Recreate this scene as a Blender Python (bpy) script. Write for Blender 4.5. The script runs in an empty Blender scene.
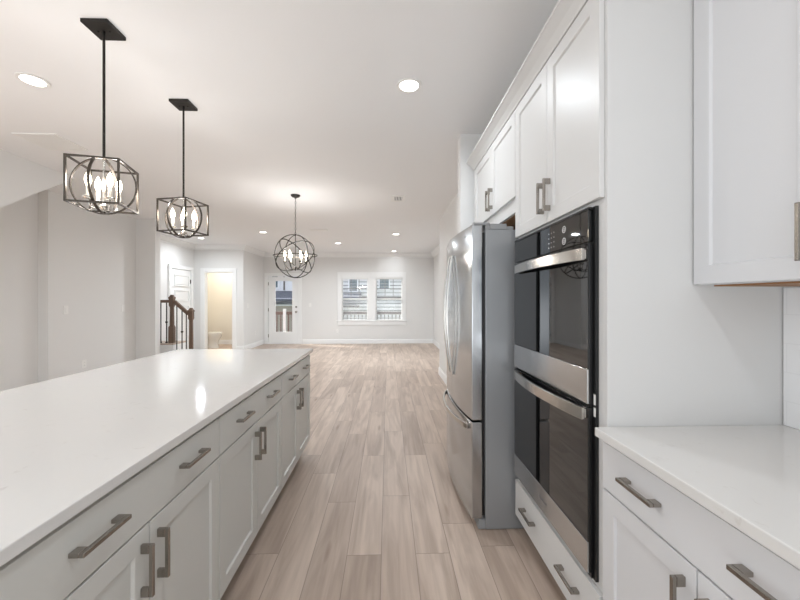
import bpy, bmesh, math, random
from mathutils import Vector, Matrix
random.seed(7)
S = bpy.context.scene
C = S.collection
PI = math.pi

# ------------------------------------------------------------------ camera, world, sun, exposure
EYE = 1.35
cd = bpy.data.cameras.new('camera'); cam = bpy.data.objects.new('camera', cd); C.objects.link(cam)
cam.location = (0, 0, EYE)
cam.rotation_euler = (PI/2, 0, -math.atan(12/360))
cd.sensor_width = 36; cd.lens = 36*360/800; cd.clip_start = .05; cd.clip_end = 200
S.camera = cam
S.view_settings.view_transform = 'Standard'; S.view_settings.look = 'None'
S.view_settings.gamma = 1; S.view_settings.use_curve_mapping = False
S.view_settings.exposure = 0.28

w = bpy.data.worlds.new('sky'); S.world = w; w.use_nodes = True
bg = w.node_tree.nodes['Background']
bg.inputs[0].default_value = (.86, .93, 1, 1); bg.inputs[1].default_value = 1.05

sl = bpy.data.lights.new('sun', 'SUN'); sl.energy = 9.0; sl.angle = .01; sl.color = (1, .98, .95)
so = bpy.data.objects.new('sun', sl); C.objects.link(so)
so.rotation_euler = Vector((1.0, -.36, -.8)).to_track_quat('-Z', 'Y').to_euler()

def area(name, loc, rot, size, power, col=(1, .96, .9), shape='DISK', size_y=None):
    l = bpy.data.lights.new(name, 'AREA'); l.energy = power; l.color = col; l.shape = shape; l.size = size
    if shape == 'DISK': l.spread = 2.9
    if size_y: l.size_y = size_y
    o = bpy.data.objects.new(name, l); C.objects.link(o); o.location = loc; o.rotation_euler = rot
    return o
def point(name, loc, power, col=(1, .85, .65), r=.02):
    l = bpy.data.lights.new(name, 'POINT'); l.energy = power; l.color = col; l.shadow_soft_size = r
    o = bpy.data.objects.new(name, l); C.objects.link(o); o.location = loc
    return o
# added fill behind the camera, standing in for daylight, tilted at the ceiling
area('daylight_fill_kitchen_end', (-1.2, -2.45, 1.0), (PI/2+1.05, 0, 0), 4.6, 40, (.97, .985, 1), 'RECTANGLE', 1.6)
CAN_NEAR = 11; FILL_BACK = 4; CAN_FAR = 28; CANDLE = 1.75; ORB = 4.2
POWDER_POWER = 17

# ------------------------------------------------------------------ materials
def lin(c): return tuple(((x/255)/12.92 if x/255 <= .04045 else ((x/255+.055)/1.055)**2.4) for x in c)
def mat(name, rgb, rough=.5, metal=0., bump=0., bscale=60, coat=0., spec=.5, var=0.):
    m = bpy.data.materials.new(name); m.use_nodes = True
    nt = m.node_tree; b = nt.nodes['Principled BSDF']
    col = (*lin(rgb), 1)
    b.inputs['Base Color'].default_value = col
    b.inputs['Roughness'].default_value = rough; b.inputs['Metallic'].default_value = metal
    b.inputs['Specular IOR Level'].default_value = spec
    b.inputs['Coat Weight'].default_value = coat; b.inputs['Coat Roughness'].default_value = .08
    tc = nt.nodes.new('ShaderNodeTexCoord')
    if var or bump:
        n = nt.nodes.new('ShaderNodeTexNoise'); n.inputs['Scale'].default_value = bscale; n.inputs['Detail'].default_value = 3
        nt.links.new(tc.outputs['Object'], n.inputs['Vector'])
        if bump:
            bp = nt.nodes.new('ShaderNodeBump'); bp.inputs['Strength'].default_value = bump; bp.inputs['Distance'].default_value = .002
            nt.links.new(n.outputs['Fac'], bp.inputs['Height']); nt.links.new(bp.outputs['Normal'], b.inputs['Normal'])
        if var:
            mx = nt.nodes.new('ShaderNodeMixRGB'); mx.inputs[1].default_value = tuple(c*(1-var) for c in col[:3])+(1,)
            mx.inputs[2].default_value = tuple(min(1, c*(1+var)) for c in col[:3])+(1,)
            nt.links.new(n.outputs['Fac'], mx.inputs[0]); nt.links.new(mx.outputs[0], b.inputs['Base Color'])
    return m
def emis(name, rgb, strength):
    m = bpy.data.materials.new(name); m.use_nodes = True; b = m.node_tree.nodes['Principled BSDF']
    b.inputs['Base Color'].default_value = (*rgb, 1)
    b.inputs['Emission Color'].default_value = (*rgb, 1); b.inputs['Emission Strength'].default_value = strength
    return m
def steel(name, rgb, rough, axis='z', strength=.02):
    m = mat(name, rgb, rough, 1.0)
    nt = m.node_tree; b = nt.nodes['Principled BSDF']
    tc = nt.nodes.new('ShaderNodeTexCoord'); mp = nt.nodes.new('ShaderNodeMapping')
    mp.inputs['Scale'].default_value = {'z': (400, 400, 3), 'y': (400, 3, 400)}[axis]
    n = nt.nodes.new('ShaderNodeTexNoise'); n.inputs['Scale'].default_value = 1; n.inputs['Detail'].default_value = 2
    nt.links.new(tc.outputs['Object'], mp.inputs['Vector']); nt.links.new(mp.outputs[0], n.inputs['Vector'])
    mr = nt.nodes.new('ShaderNodeMapRange'); mr.inputs['To Min'].default_value = rough-strength; mr.inputs['To Max'].default_value = rough+strength
    nt.links.new(n.outputs['Fac'], mr.inputs['Value']); nt.links.new(mr.outputs[0], b.inputs['Roughness'])
    return m

M = {}
M['wall'] = mat('wall_paint', (230, 229, 227), .62, bump=.05, bscale=300)
M['cream'] = mat('powder_room_paint', (236, 230, 219), .62, bump=.05, bscale=300)
M['ceiling'] = mat('ceiling_paint', (241, 241, 241), .8, bump=.08, bscale=200)
M['trim'] = mat('trim_paint', (243, 243, 242), .35, bump=.02)
M['cab'] = mat('white_cabinet_paint', (213, 212, 210), .38, bump=.02, bscale=120, spec=.3)
M['island'] = mat('grey_cabinet_paint', (205, 204, 199), .36, bump=.02, bscale=120)
M['base'] = mat('pale_grey_cabinet_paint', (214, 214, 215), .34, bump=.02, bscale=120)
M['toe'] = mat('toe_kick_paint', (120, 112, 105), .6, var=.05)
M['wood'] = mat('raw_wood', (150, 108, 70), .6, var=.15, bscale=20)
M['nickel'] = mat('brushed_nickel', (160, 154, 147), .27, 1., var=.06, bscale=200)
M['chrome'] = mat('polished_nickel', (215, 212, 205), .14, 1., var=.02)
M['black'] = mat('matte_black_metal', (46, 43, 40), .42, .6, var=.15, bscale=90)
M['dark_band'] = mat('dark_bronze_metal', (74, 68, 62), .32, .85, var=.15, bscale=60)
M['steel'] = steel('brushed_stainless', (186, 188, 190), .17, 'z')
M['steel_h'] = steel('brushed_stainless_grain_sideways', (196, 196, 196), .26, 'y')
M['steel_b'] = mat('satin_stainless_bar', (206, 202, 196), .2, 1., var=.03)
M['case'] = mat('grey_appliance_case', (158, 160, 162), .36, .35, bump=.25, bscale=220)
M['glass_black'] = mat('black_oven_glass', (14, 14, 15), .03, 0., spec=.75, coat=.0, var=.1, bscale=30)
M['plastic_black'] = mat('black_trim', (22, 22, 23), .35, var=.1)
M['plastic_grey'] = mat('grey_plastic', (150, 151, 152), .4, var=.04)
M['plastic_white'] = mat('white_plastic', (240, 239, 236), .35, var=.02)
M['vent_dark'] = mat('vent_shadow', (60, 58, 56), .7, var=.05)
M['mark'] = mat('printed_mark', (215, 215, 215), .5, var=.02)
M['mark_dark'] = mat('dark_mark', (95, 95, 98), .4, var=.05)
M['porcelain'] = mat('porcelain', (240, 236, 228), .12, coat=.5, var=.01)
M['stain'] = mat('stained_oak', (104, 82, 66), .45, var=.25, bscale=25)
M['iron'] = mat('iron_baluster', (44, 38, 34), .5, .4, var=.1)
M['lens'] = emis('lit_lens', (1, .97, .92), 6)
M['bulb'] = emis('lit_candle_bulb', (1, .84, .62), 14)
M['candle'] = mat('candle_sleeve', (236, 228, 212), .5, var=.02)
M['slat'] = mat('blind_slat', (238, 238, 236), .45, var=.02)
M['shingle'] = mat('roof_shingles', (92, 96, 110), .9, var=.25, bscale=8)
M['deckwood'] = mat('deck_wood', (128, 104, 96), .7, var=.15, bscale=10)
M['darkrail'] = mat('dark_railing_and_backlit_bars', (112, 106, 104), .6, var=.1)
M['grass'] = mat('lawn', (110, 118, 84), .9, var=.3, bscale=3)
M['winglass'] = mat('house_window_glass', (92, 108, 118), .1, var=.1)
M['concrete'] = mat('tan_siding', (176, 168, 162), .8, var=.06)

def siding(name, rgb, pitch=.18):
    m = mat(name, rgb, .7); nt = m.node_tree; b = nt.nodes['Principled BSDF']
    tc = nt.nodes.new('ShaderNodeTexCoord'); sp = nt.nodes.new('ShaderNodeSeparateXYZ')
    d = nt.nodes.new('ShaderNodeMath'); d.operation = 'DIVIDE'; d.inputs[1].default_value = pitch
    f = nt.nodes.new('ShaderNodeMath'); f.operation = 'FRACT'
    g = nt.nodes.new('ShaderNodeMath'); g.operation = 'LESS_THAN'; g.inputs[1].default_value = .3
    mx = nt.nodes.new('ShaderNodeMixRGB'); c = lin(rgb)
    mx.inputs[1].default_value = (*c, 1); mx.inputs[2].default_value = (*[x*.38 for x in c], 1)
    L = nt.links.new
    L(tc.outputs['Object'], sp.inputs[0]); L(sp.outputs['Z'], d.inputs[0]); L(d.outputs[0], f.inputs[0]); L(f.outputs[0], g.inputs[0])
    L(g.outputs[0], mx.inputs[0]); L(mx.outputs[0], b.inputs['Base Color'])
    return m
M['siding'] = siding('lap_siding', (228, 229, 233), .24)
M['siding_w'] = mat('white_siding', (240, 242, 248), .7, var=.02)

def glass_mat():
    m = bpy.data.materials.new('window_glass'); m.use_nodes = True; nt = m.node_tree; nt.nodes.clear()
    o = nt.nodes.new('ShaderNodeOutputMaterial'); t = nt.nodes.new('ShaderNodeBsdfTransparent'); g = nt.nodes.new('ShaderNodeBsdfGlossy')
    g.inputs['Roughness'].default_value = .02
    mx = nt.nodes.new('ShaderNodeMixShader'); L = nt.links.new
    mx.inputs[0].default_value = .03; L(t.outputs[0], mx.inputs[1]); L(g.outputs[0], mx.inputs[2]); L(mx.outputs[0], o.inputs[0])
    return m
M['glass'] = glass_mat()

def quartz():
    m = mat('white_quartz', (224, 222, 219), .09, coat=.25); nt = m.node_tree; b = nt.nodes['Principled BSDF']; L = nt.links.new
    tc = nt.nodes.new('ShaderNodeTexCoord')
    n1 = nt.nodes.new('ShaderNodeTexNoise'); n1.inputs['Scale'].default_value = 4; n1.inputs['Detail'].default_value = 6; n1.inputs['Distortion'].default_value = 1.2
    n2 = nt.nodes.new('ShaderNodeTexNoise'); n2.inputs['Scale'].default_value = 26; n2.inputs['Detail'].default_value = 4
    for n in (n1, n2): L(tc.outputs['Object'], n.inputs['Vector'])
    r1 = nt.nodes.new('ShaderNodeValToRGB'); e = r1.color_ramp.elements
    e[0].position = .48; e[0].color = (0, 0, 0, 1); e[1].position = .52; e[1].color = (0, 0, 0, 1)
    k = r1.color_ramp.elements.new(.5); k.color = (1, 1, 1, 1)
    r2 = nt.nodes.new('ShaderNodeValToRGB'); e = r2.color_ramp.elements
    e[0].position = .55; e[0].color = (0, 0, 0, 1); e[1].position = .75; e[1].color = (1, 1, 1, 1)
    ml = nt.nodes.new('ShaderNodeMath'); ml.operation = 'MULTIPLY'
    L(n1.outputs['Fac'], r1.inputs[0]); L(n2.outputs['Fac'], r2.inputs[0]); L(r1.outputs[0], ml.inputs[0]); L(r2.outputs[0], ml.inputs[1])
    mx = nt.nodes.new('ShaderNodeMixRGB'); mx.inputs[1].default_value = (*lin((219, 217, 214)), 1); mx.inputs[2].default_value = (*lin((204, 200, 196)), 1)
    L(ml.outputs[0], mx.inputs[0]); L(mx.outputs[0], b.inputs['Base Color'])
    return m
M['quartz'] = quartz()

def planks():
    m = mat('oak_vinyl_planks', (170, 150, 134), .32); nt = m.node_tree; b = nt.nodes['Principled BSDF']; L = nt.links.new
    def N(t, **k):
        n = nt.nodes.new(t)
        for a, v in k.items(): setattr(n, a, v)
        return n
    def MA(op, a, bb=None):
        n = N('ShaderNodeMath', operation=op)
        for i, v in enumerate((a, bb)):
            if v is None: continue
            if isinstance(v, (int, float)): n.inputs[i].default_value = v
            else: L(v, n.inputs[i])
        return n.outputs[0]
    tc = N('ShaderNodeTexCoord'); sp = N('ShaderNodeSeparateXYZ'); L(tc.outputs['Object'], sp.inputs[0])
    x = MA('DIVIDE', MA('ADD', sp.outputs['X'], 10.045), .182); col = MA('FLOOR', x); fx = MA('FRACT', x)
    wn = N('ShaderNodeTexWhiteNoise', noise_dimensions='1D'); L(col, wn.inputs['W'])
    y = MA('ADD', MA('DIVIDE', sp.outputs['Y'], 1.22), MA('MULTIPLY', wn.outputs['Value'], 7.3)); row = MA('FLOOR', y); fy = MA('FRACT', y)
    cb = N('ShaderNodeCombineXYZ'); L(col, cb.inputs[0]); L(row, cb.inputs[1])
    w2 = N('ShaderNodeTexWhiteNoise', noise_dimensions='2D'); L(cb.outputs[0], w2.inputs['Vector'])
    # grain: stretched noise, offset per plank
    off = N('ShaderNodeVectorMath', operation='SCALE'); L(w2.outputs['Color'], off.inputs[0]); off.inputs['Scale'].default_value = 40
    ad = N('ShaderNodeVectorMath', operation='ADD'); L(tc.outputs['Object'], ad.inputs[0]); L(off.outputs[0], ad.inputs[1])
    mp = N('ShaderNodeMapping'); mp.inputs['Scale'].default_value = (9, .9, 1); L(ad.outputs[0], mp.inputs['Vector'])
    g1 = N('ShaderNodeTexNoise'); g1.inputs['Scale'].default_value = 1; g1.inputs['Detail'].default_value = 5; g1.inputs['Distortion'].default_value = 1.4; L(mp.outputs[0], g1.inputs['Vector'])
    mp2 = N('ShaderNodeMapping'); mp2.inputs['Scale'].default_value = (46, 2.2, 1); L(ad.outputs[0], mp2.inputs['Vector'])
    g2 = N('ShaderNodeTexNoise'); g2.inputs['Scale'].default_value = 1; g2.inputs['Detail'].default_value = 4; L(mp2.outputs[0], g2.inputs['Vector'])
    mp3 = N('ShaderNodeMapping'); mp3.inputs['Scale'].default_value = (9, 1.6, 1); L(ad.outputs[0], mp3.inputs['Vector'])
    kn = N('ShaderNodeTexVoronoi'); kn.inputs['Scale'].default_value = .8; L(mp3.outputs[0], kn.inputs['Vector'])
    tone = N('ShaderNodeMixRGB'); tone.inputs[1].default_value = (*lin((186, 168, 154)), 1); tone.inputs[2].default_value = (*lin((208, 191, 177)), 1)
    L(w2.outputs['Value'], tone.inputs[0])
    r1 = N('ShaderNodeValToRGB'); e = r1.color_ramp.elements; e[0].position = .36; e[0].color = (.62, .57, .53, 1); e[1].position = .62; e[1].color = (1.04, 1.03, 1.02, 1)
    L(g1.outputs['Fac'], r1.inputs[0])
    r2 = N('ShaderNodeValToRGB'); e = r2.color_ramp.elements; e[0].position = .3; e[0].color = (.86, .84, .82, 1); e[1].position = .65; e[1].color = (1.04, 1.04, 1.04, 1)
    L(g2.outputs['Fac'], r2.inputs[0])
    rk = N('ShaderNodeValToRGB'); e = rk.color_ramp.elements; e[0].position = .03; e[0].color = (.6, .52, .46, 1); e[1].position = .14; e[1].color = (1, 1, 1, 1)
    L(kn.outputs['Distance'], rk.inputs[0])
    cur = tone.outputs[0]
    for o, f in ((r1.outputs[0], .6), (r2.outputs[0], .75), (rk.outputs[0], .8)):
        mu = N('ShaderNodeMixRGB', blend_type='MULTIPLY'); mu.inputs[0].default_value = f; L(cur, mu.inputs[1]); L(o, mu.inputs[2]); cur = mu.outputs[0]
    ex = MA('MULTIPLY', MA('MINIMUM', fx, MA('SUBTRACT', 1, fx)), .182); ey = MA('MULTIPLY', MA('MINIMUM', fy, MA('SUBTRACT', 1, fy)), 1.22)
    seam = MA('LESS_THAN', MA('MINIMUM', ex, ey), .0014)
    sm = N('ShaderNodeMixRGB'); L(MA('MULTIPLY', seam, .65), sm.inputs[0]); L(cur, sm.inputs[1]); sm.inputs[2].default_value = (*lin((96, 82, 72)), 1)
    L(sm.outputs[0], b.inputs['Base Color'])
    mr = N('ShaderNodeMapRange'); mr.inputs['To Min'].default_value = .40; mr.inputs['To Max'].default_value = .52; L(g2.outputs['Fac'], mr.inputs['Value']); L(mr.outputs[0], b.inputs['Roughness'])
    return m
M['floor'] = planks()

def tile_mat():
    m = mat('white_wall_tile', (244, 244, 244), .1); nt = m.node_tree; b = nt.nodes['Principled BSDF']; L = nt.links.new
    tc = nt.nodes.new('ShaderNodeTexCoord'); mp = nt.nodes.new('ShaderNodeMapping'); mp.inputs['Rotation'].default_value = (0, PI/2, PI/2)
    sp = nt.nodes.new('ShaderNodeSeparateXYZ'); cb = nt.nodes.new('ShaderNodeCombineXYZ')
    L(tc.outputs['Object'], sp.inputs[0]); L(sp.outputs['Y'], cb.inputs[0]); L(sp.outputs['Z'], cb.inputs[1])
    br = nt.nodes.new('ShaderNodeTexBrick'); br.inputs['Scale'].default_value = 1; br.inputs['Brick Width'].default_value = .3; br.inputs['Row Height'].default_value = .1
    br.inputs['Mortar Size'].default_value = .002; br.inputs['Color1'].default_value = (*lin((244, 244, 244)), 1); br.inputs['Color2'].default_value = (*lin((243, 243, 243)), 1)
    br.inputs['Mortar'].default_value = (*lin((238, 238, 238)), 1)
    L(cb.outputs[0], br.inputs['Vector']); L(br.outputs['Color'], b.inputs['Base Color'])
    return m
M['tile'] = tile_mat()

# ------------------------------------------------------------------ mesh helpers
class MB:
    def __init__(s): s.v = []; s.f = []
    def add(s, vs, fs):
        n = len(s.v); s.v += [Vector(p) for p in vs]; s.f += [tuple(i+n for i in f) for f in fs]; return s
    def box(s, x0, y0, z0, x1, y1, z1):
        x0, x1 = min(x0, x1), max(x0, x1); y0, y1 = min(y0, y1), max(y0, y1); z0, z1 = min(z0, z1), max(z0, z1)
        v = [(x0, y0, z0), (x1, y0, z0), (x1, y1, z0), (x0, y1, z0), (x0, y0, z1), (x1, y0, z1), (x1, y1, z1), (x0, y1, z1)]
        return s.add(v, [(0, 3, 2, 1), (4, 5, 6, 7), (0, 1, 5, 4), (1, 2, 6, 5), (2, 3, 7, 6), (3, 0, 4, 7)])
    def loft(s, rings, cap=True, closed=False):
        n = len(rings[0]); vs = [p for r in rings for p in r]; fs = []
        R = len(rings)
        for i in range(R if closed else R-1):
            a = i*n; b = ((i+1) % R)*n
            for k in range(n): fs.append((a+k, a+(k+1) % n, b+(k+1) % n, b+k))
        if cap and not closed:
            fs.append(tuple(range(n-1, -1, -1))); fs.append(tuple(range((R-1)*n, R*n)))
        return s.add(vs, fs)
    def tube(s, pts, r, n=10, closed=False, flat=None, up=None):
        """tube along points; flat=(a,b): rectangular section a along 'up', b across"""
        pts = [Vector(p) for p in pts]; rings = []; m = len(pts)
        for i, p in enumerate(pts):
            if closed: t = pts[(i+1) % m]-pts[i-1]
            else: t = pts[min(i+1, m-1)]-pts[max(i-1, 0)]
            t.normalize()
            u = Vector(up) if up is not None else (Vector((0, 0, 1)) if abs(t.z) < .95 else Vector((1, 0, 0)))
            if callable(up): u = Vector(up(p))
            b = t.cross(u).normalized(); u = b.cross(t).normalized()
            if flat:
                a, c = flat; rings.append([p+u*a/2+b*c/2, p-u*a/2+b*c/2, p-u*a/2-b*c/2, p+u*a/2-b*c/2])
            else:
                rr = r[i] if isinstance(r, (list, tuple)) else r
                rings.append([p+(u*math.cos(q)+b*math.sin(q))*rr for q in [2*PI*k/n for k in range(n)]])
        return s.loft(rings, cap=True, closed=closed)
    def ring(s, c, R, n1, n2, seg=48, flat=(.008, .012), r=None):
        """circle with centre c in the plane spanned by n1,n2"""
        c = Vector(c); n1 = Vector(n1).normalized(); n2 = Vector(n2).normalized(); nn = n1.cross(n2).normalized(); rings = []
        for i in range(seg):
            q = 2*PI*i/seg; d = n1*math.cos(q)+n2*math.sin(q); p = c+d*R
            if r: rings.append([p+(d*math.cos(k)+nn*math.sin(k))*r for k in [2*PI*j/8 for j in range(8)]])
            else:
                a, b = flat; rings.append([p+d*a/2+nn*b/2, p-d*a/2+nn*b/2, p-d*a/2-nn*b/2, p+d*a/2-nn*b/2])
        return s.loft(rings, closed=True)
    def lathe(s, c, prof, n=20):
        c = Vector(c); return s.loft([[c+Vector((r*math.cos(2*PI*k/n), r*math.sin(2*PI*k/n), z)) for k in range(n)] for r, z in prof])
    def prism(s, poly, f, h0, h1):
        """poly 2D extruded; f(a,b,h)->xyz"""
        return s.loft([[f(a, b, h0) for a, b in poly], [f(a, b, h1) for a, b in poly]])
    def build(s, name, m, parent=None, bevel=0., world=False, smooth=False, **props):
        me = bpy.data.meshes.new(name); off = Vector(parent_world(parent)) if world and parent else Vector((0, 0, 0))
        me.from_pydata([tuple(v-off) for v in s.v], [], s.f); me.materials.append(m)
        bm = bmesh.new(); bm.from_mesh(me); bmesh.ops.recalc_face_normals(bm, faces=bm.faces[:]); bm.to_mesh(me); bm.free()
        o = bpy.data.objects.new(name, me); C.objects.link(o)
        if parent: o.parent = parent
        if bevel:
            b = o.modifiers.new('bevel', 'BEVEL'); b.width = bevel; b.segments = 2; b.limit_method = 'ANGLE'; b.angle_limit = math.radians(40)
        if smooth:
            for p in me.polygons: p.use_smooth = True
            try: me.set_sharp_from_angle(angle=math.radians(50))
            except Exception: pass
        for k, v in props.items(): o[k] = v
        return o
def parent_world(o):
    l = Vector((0, 0, 0))
    while o: l += o.location; o = o.parent
    return l
def thing(name, label, cat, loc=(0, 0, 0), rz=0, group=None):
    o = bpy.data.objects.new(name, None); C.objects.link(o); o.location = loc; o.rotation_euler = (0, 0, rz)
    o['label'] = label; o['category'] = cat
    if group: o['group'] = group
    return o
def tag(o, label, cat, group=None):
    o['label'] = label; o['category'] = cat
    if group: o['group'] = group
    return o
def struct(name, mb, m, parent=None, bevel=0.):
    o = mb.build(name, m, parent, bevel)
    if not parent: o['kind'] = 'structure'
    return o
def copy_tree(o, parent=None):
    c = o.copy(); C.objects.link(c)
    if parent: c.parent = parent
    for ch in list(o.children): copy_tree(ch, c)
    return c
def dup(root, loc, label, rz=None):
    c = copy_tree(root); c.location = loc
    if rz is not None: c.rotation_euler = (0, 0, rz)
    c['label'] = label
    return c
def sweep(path, prof):
    """mitred sweep along an XY path; prof = [(out, z)], 'out' points to the right of travel"""
    P = [Vector((x, y, 0)) for x, y in path]; rings = []
    def nrm(d): return Vector((d.y, -d.x, 0))
    for i, p in enumerate(P):
        d0 = (P[i]-P[i-1]).normalized() if i else None; d1 = (P[i+1]-P[i]).normalized() if i < len(P)-1 else None
        if d0 is None: m = nrm(d1)
        elif d1 is None: m = nrm(d0)
        else:
            a, b = nrm(d0), nrm(d1); m = (a+b).normalized(); m = m/m.dot(a)
        rings.append([p+m*o+Vector((0, 0, z)) for o, z in prof])
    return MB().loft(rings)

# ------------------------------------------------------------------ the setting
H = 2.8; RW = 1.386; FY = 11.18
struct('floor', MB().box(-5.9, -2.5, -.06, 1.6, FY+.12, 0), M['floor'])
struct('ceiling', MB().box(-5.9, -2.5, H, 1.6, FY+.12, H+.06), M['ceiling'])
struct('wall_right', MB().box(RW, -2.5, 0, 1.55, 3.12, H).box(.632, 3.12, 0, 1.55, 3.25, H).box(.935, 3.25, 0, 1.55, 6.52, H).box(1.42, 6.52, 0, 1.55, FY, H), M['wall'])
DX0, DX1, DZ = -3.70, -2.735, 2.09
WA = (-1.43, -.62); WB = (-.38, .45); WZ0, WZ1 = .71, 2.04
wf = MB()
for a, b, z0, z1 in ((-5.9, DX0, 0, H), (DX0, DX1, DZ, H), (DX1, WA[0], 0, H), (WA[0], WA[1], 0, WZ0), (WA[0], WA[1], WZ1, H), (WA[1], WB[0], 0, H), (WB[0], WB[1], 0, WZ0), (WB[0], WB[1], WZ1, H), (WB[1], 1.55, 0, H)):
    wf.box(a, FY, z0, b, FY+.1, z1)
struct('wall_far', wf, M['wall'])
struct('wall_left', MB().box(-4.73, 2.6, 0, -4.61, 4.9, H).box(-4.73, 4.9, 0, -4.48, 6.55, H), M['wall'])
struct('wall_stair', MB().prism([(2.6, 1.566), (4.41, 2.8), (2.6, 2.8)], lambda a, b, h: (h, a, b), -4.61, -3.72), M['wall'])
struct('wall_landing', MB().box(-5.2, 6.55, 0, -4.14, 6.69, H), M['wall'])
struct('wall_closet', MB().box(-5.2, 6.69, 0, -5.1, 9.65, H), M['wall'])
struct('wall_powder', MB().box(-5.9, 9.65, 0, -4.83, 9.77, H).box(-4.83, 9.65, 2.09, -4.10, 9.77, H).box(-4.10, 9.65, 0, -3.82, 9.77, H).box(-3.94, 9.77, 0, -3.82, FY, H), M['wall'])
struct('wall_inner', MB().box(-5.9, 9.771, 0, -5.62, FY-.02, H).box(-5.62, FY-.02, 0, -3.941, FY-.001, H).box(-5.62, 9.771, 0, -4.84, 9.779, H).box(-3.95, 9.772, 0, -3.941, FY-.021, H), M['cream'])
struct('wall_backsplash', MB().box(RW-.008, -.2, .915, RW-.0005, 1.21, 1.392), M['tile'])
# crown and baseboards
crown = [(0, H-.002), (.095, H-.002), (.095, H-.018), (.07, H-.04), (.035, H-.095), (.015, H-.105), (.015, H-.135), (0, H-.135)]
struct('trim_1', sweep([(-5.1, 6.70), (-5.1, 9.65), (-3.82, 9.65), (-3.82, FY), (1.42, FY), (1.42, 6.53)], crown), M['trim'])
bprof = [(0, .001), (.016, .001), (.016, .115), (.008, .135), (0, .135)]
struct('baseboard_far', sweep([(-2.63, FY), (1.42, FY), (1.42, 6.52), (.935, 6.52), (.935, 3.26)], bprof), M['trim'])
struct('baseboard_hall', sweep([(-4.0, 9.65), (-3.82, 9.65), (-3.82, FY-.02)], bprof), M['trim'])
struct('baseboard_left', sweep([(-4.61, 2.7), (-4.61, 4.9), (-4.48, 4.9), (-4.48, 6.55), (-4.145, 6.55)], bprof), M['trim'])
struct('baseboard_powder', sweep([(-5.62, FY-.02), (-3.955, FY-.02)], bprof), M['trim'])
# powder room door casing
def casing(x0, x1, z1, y, wd, out=.02):
    return MB().box(x0-wd, y-out, .001, x0, y-.0005, z1+wd).box(x1, y-out, .001, x1+wd, y-.0005, z1+wd).box(x0, y-out, z1, x1, y-.0005, z1+wd)
struct('trim_2', casing(-4.83, -4.10, 2.09, 9.65, .1).box(-4.832, 9.645, 0.001, -4.815, 9.785, 2.09).box(-4.115, 9.645, .001, -4.098, 9.785, 2.09).box(-4.815, 9.645, 2.073, -4.115, 9.785, 2.092), M['trim'], bevel=.003)

# exterior glazed door
d1 = struct('door_1', MB().box(-3.675, FY+.03, .02, -3.469, FY+.075, 2.06).box(-2.952, FY+.03, .02, -2.76, FY+.075, 2.06).box(-3.469, FY+.03, .02, -2.952, FY+.075, .366).box(-3.469, FY+.03, 1.934, -2.952, FY+.075, 2.06), M['trim'], bevel=.003)
MB().box(-3.469, FY+.05, .366, -2.952, FY+.056, 1.934).build('glass_pane', M['glass'], d1)
gf = MB()
for a, b, c, e in ((-3.49, -3.469, .345, 1.955), (-2.952, -2.931, .345, 1.955)): gf.box(a, FY+.018, c, b, FY+.0295, e)
gf.box(-3.469, FY+.018, .345, -2.952, FY+.0295, .366).box(-3.469, FY+.018, 1.934, -2.952, FY+.0295, 1.955)
gf.build('glazing_frame', M['trim'], d1, .002)
for z, nm, r in ((.985, 'door_knob', .027), (1.135, 'deadbolt', .028)):
    m_ = MB().loft([[(-2.83+rr*math.cos(2*PI*k/18), FY+.0295-dy, z+rr*math.sin(2*PI*k/18)) for k in range(18)] for rr, dy in (((.032, 0), (.032, .008), (.011, .012), (.011, .035), (r, .04), (r, .062), (.012, .07)) if nm == 'door_knob' else ((.03, 0), (.03, .012), (.026, .018)))])
    m_.build(nm, M['nickel'], d1, smooth=True)
for z in (.25, 1.05, 1.85): MB().box(-3.684, FY+.012, z-.05, -3.668, FY+.0295, z+.05).build('hinge', M['nickel'], d1)
struct('trim_3', casing(DX0+.012, DX1-.012, DZ-.012, FY, .095).box(DX0, FY-.005, 0.001, DX0+.014, FY+.1, DZ).box(DX1-.014, FY-.005, .001, DX1, FY+.1, DZ).box(DX0+.014, FY-.005, DZ-.014, DX1-.014, FY+.1, DZ).box(DX0+.014, FY+.005, .0005, DX1-.014, FY+.1, .016), M['trim'], bevel=.003)
# closet door on the stair hall wall
d2 = MB().box(-5.0995, 8.6, .01, -5.07, 9.42, 2.09)
door2 = struct('door_2', d2, M['trim'], bevel=.002)
hp = (2.08-.2-.12-4*.1)/5
for k in range(5):
    z0 = .2+k*(hp+.1); p = MB()
    for a, b, c, e in ((8.70, 8.72, z0, z0+hp), (9.30, 9.32, z0, z0+hp), (8.72, 9.30, z0, z0+.02), (8.72, 9.30, z0+hp-.02, z0+hp)): p.box(-5.0695, a, c, -5.050, b, e)
    p.box(-5.0695, 8.76, z0+.04, -5.062, 9.26, z0+hp-.04)
    p.build('panel', M['trim'], door2, .003)
for z in (.3, 1.05, 1.82): MB().box(-5.0695, 9.40, z-.05, -5.055, 9.418, z+.05).build('hinge', M['iron'], door2)
struct('trim_4', MB().box(-5.0995, 8.5, .001, -5.05, 8.59, 2.19).box(-5.0995, 9.43, .001, -5.05, 9.52, 2.19).box(-5.0995, 8.59, 2.1, -5.05, 9.43, 2.19), M['trim'], bevel=.003)

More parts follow.
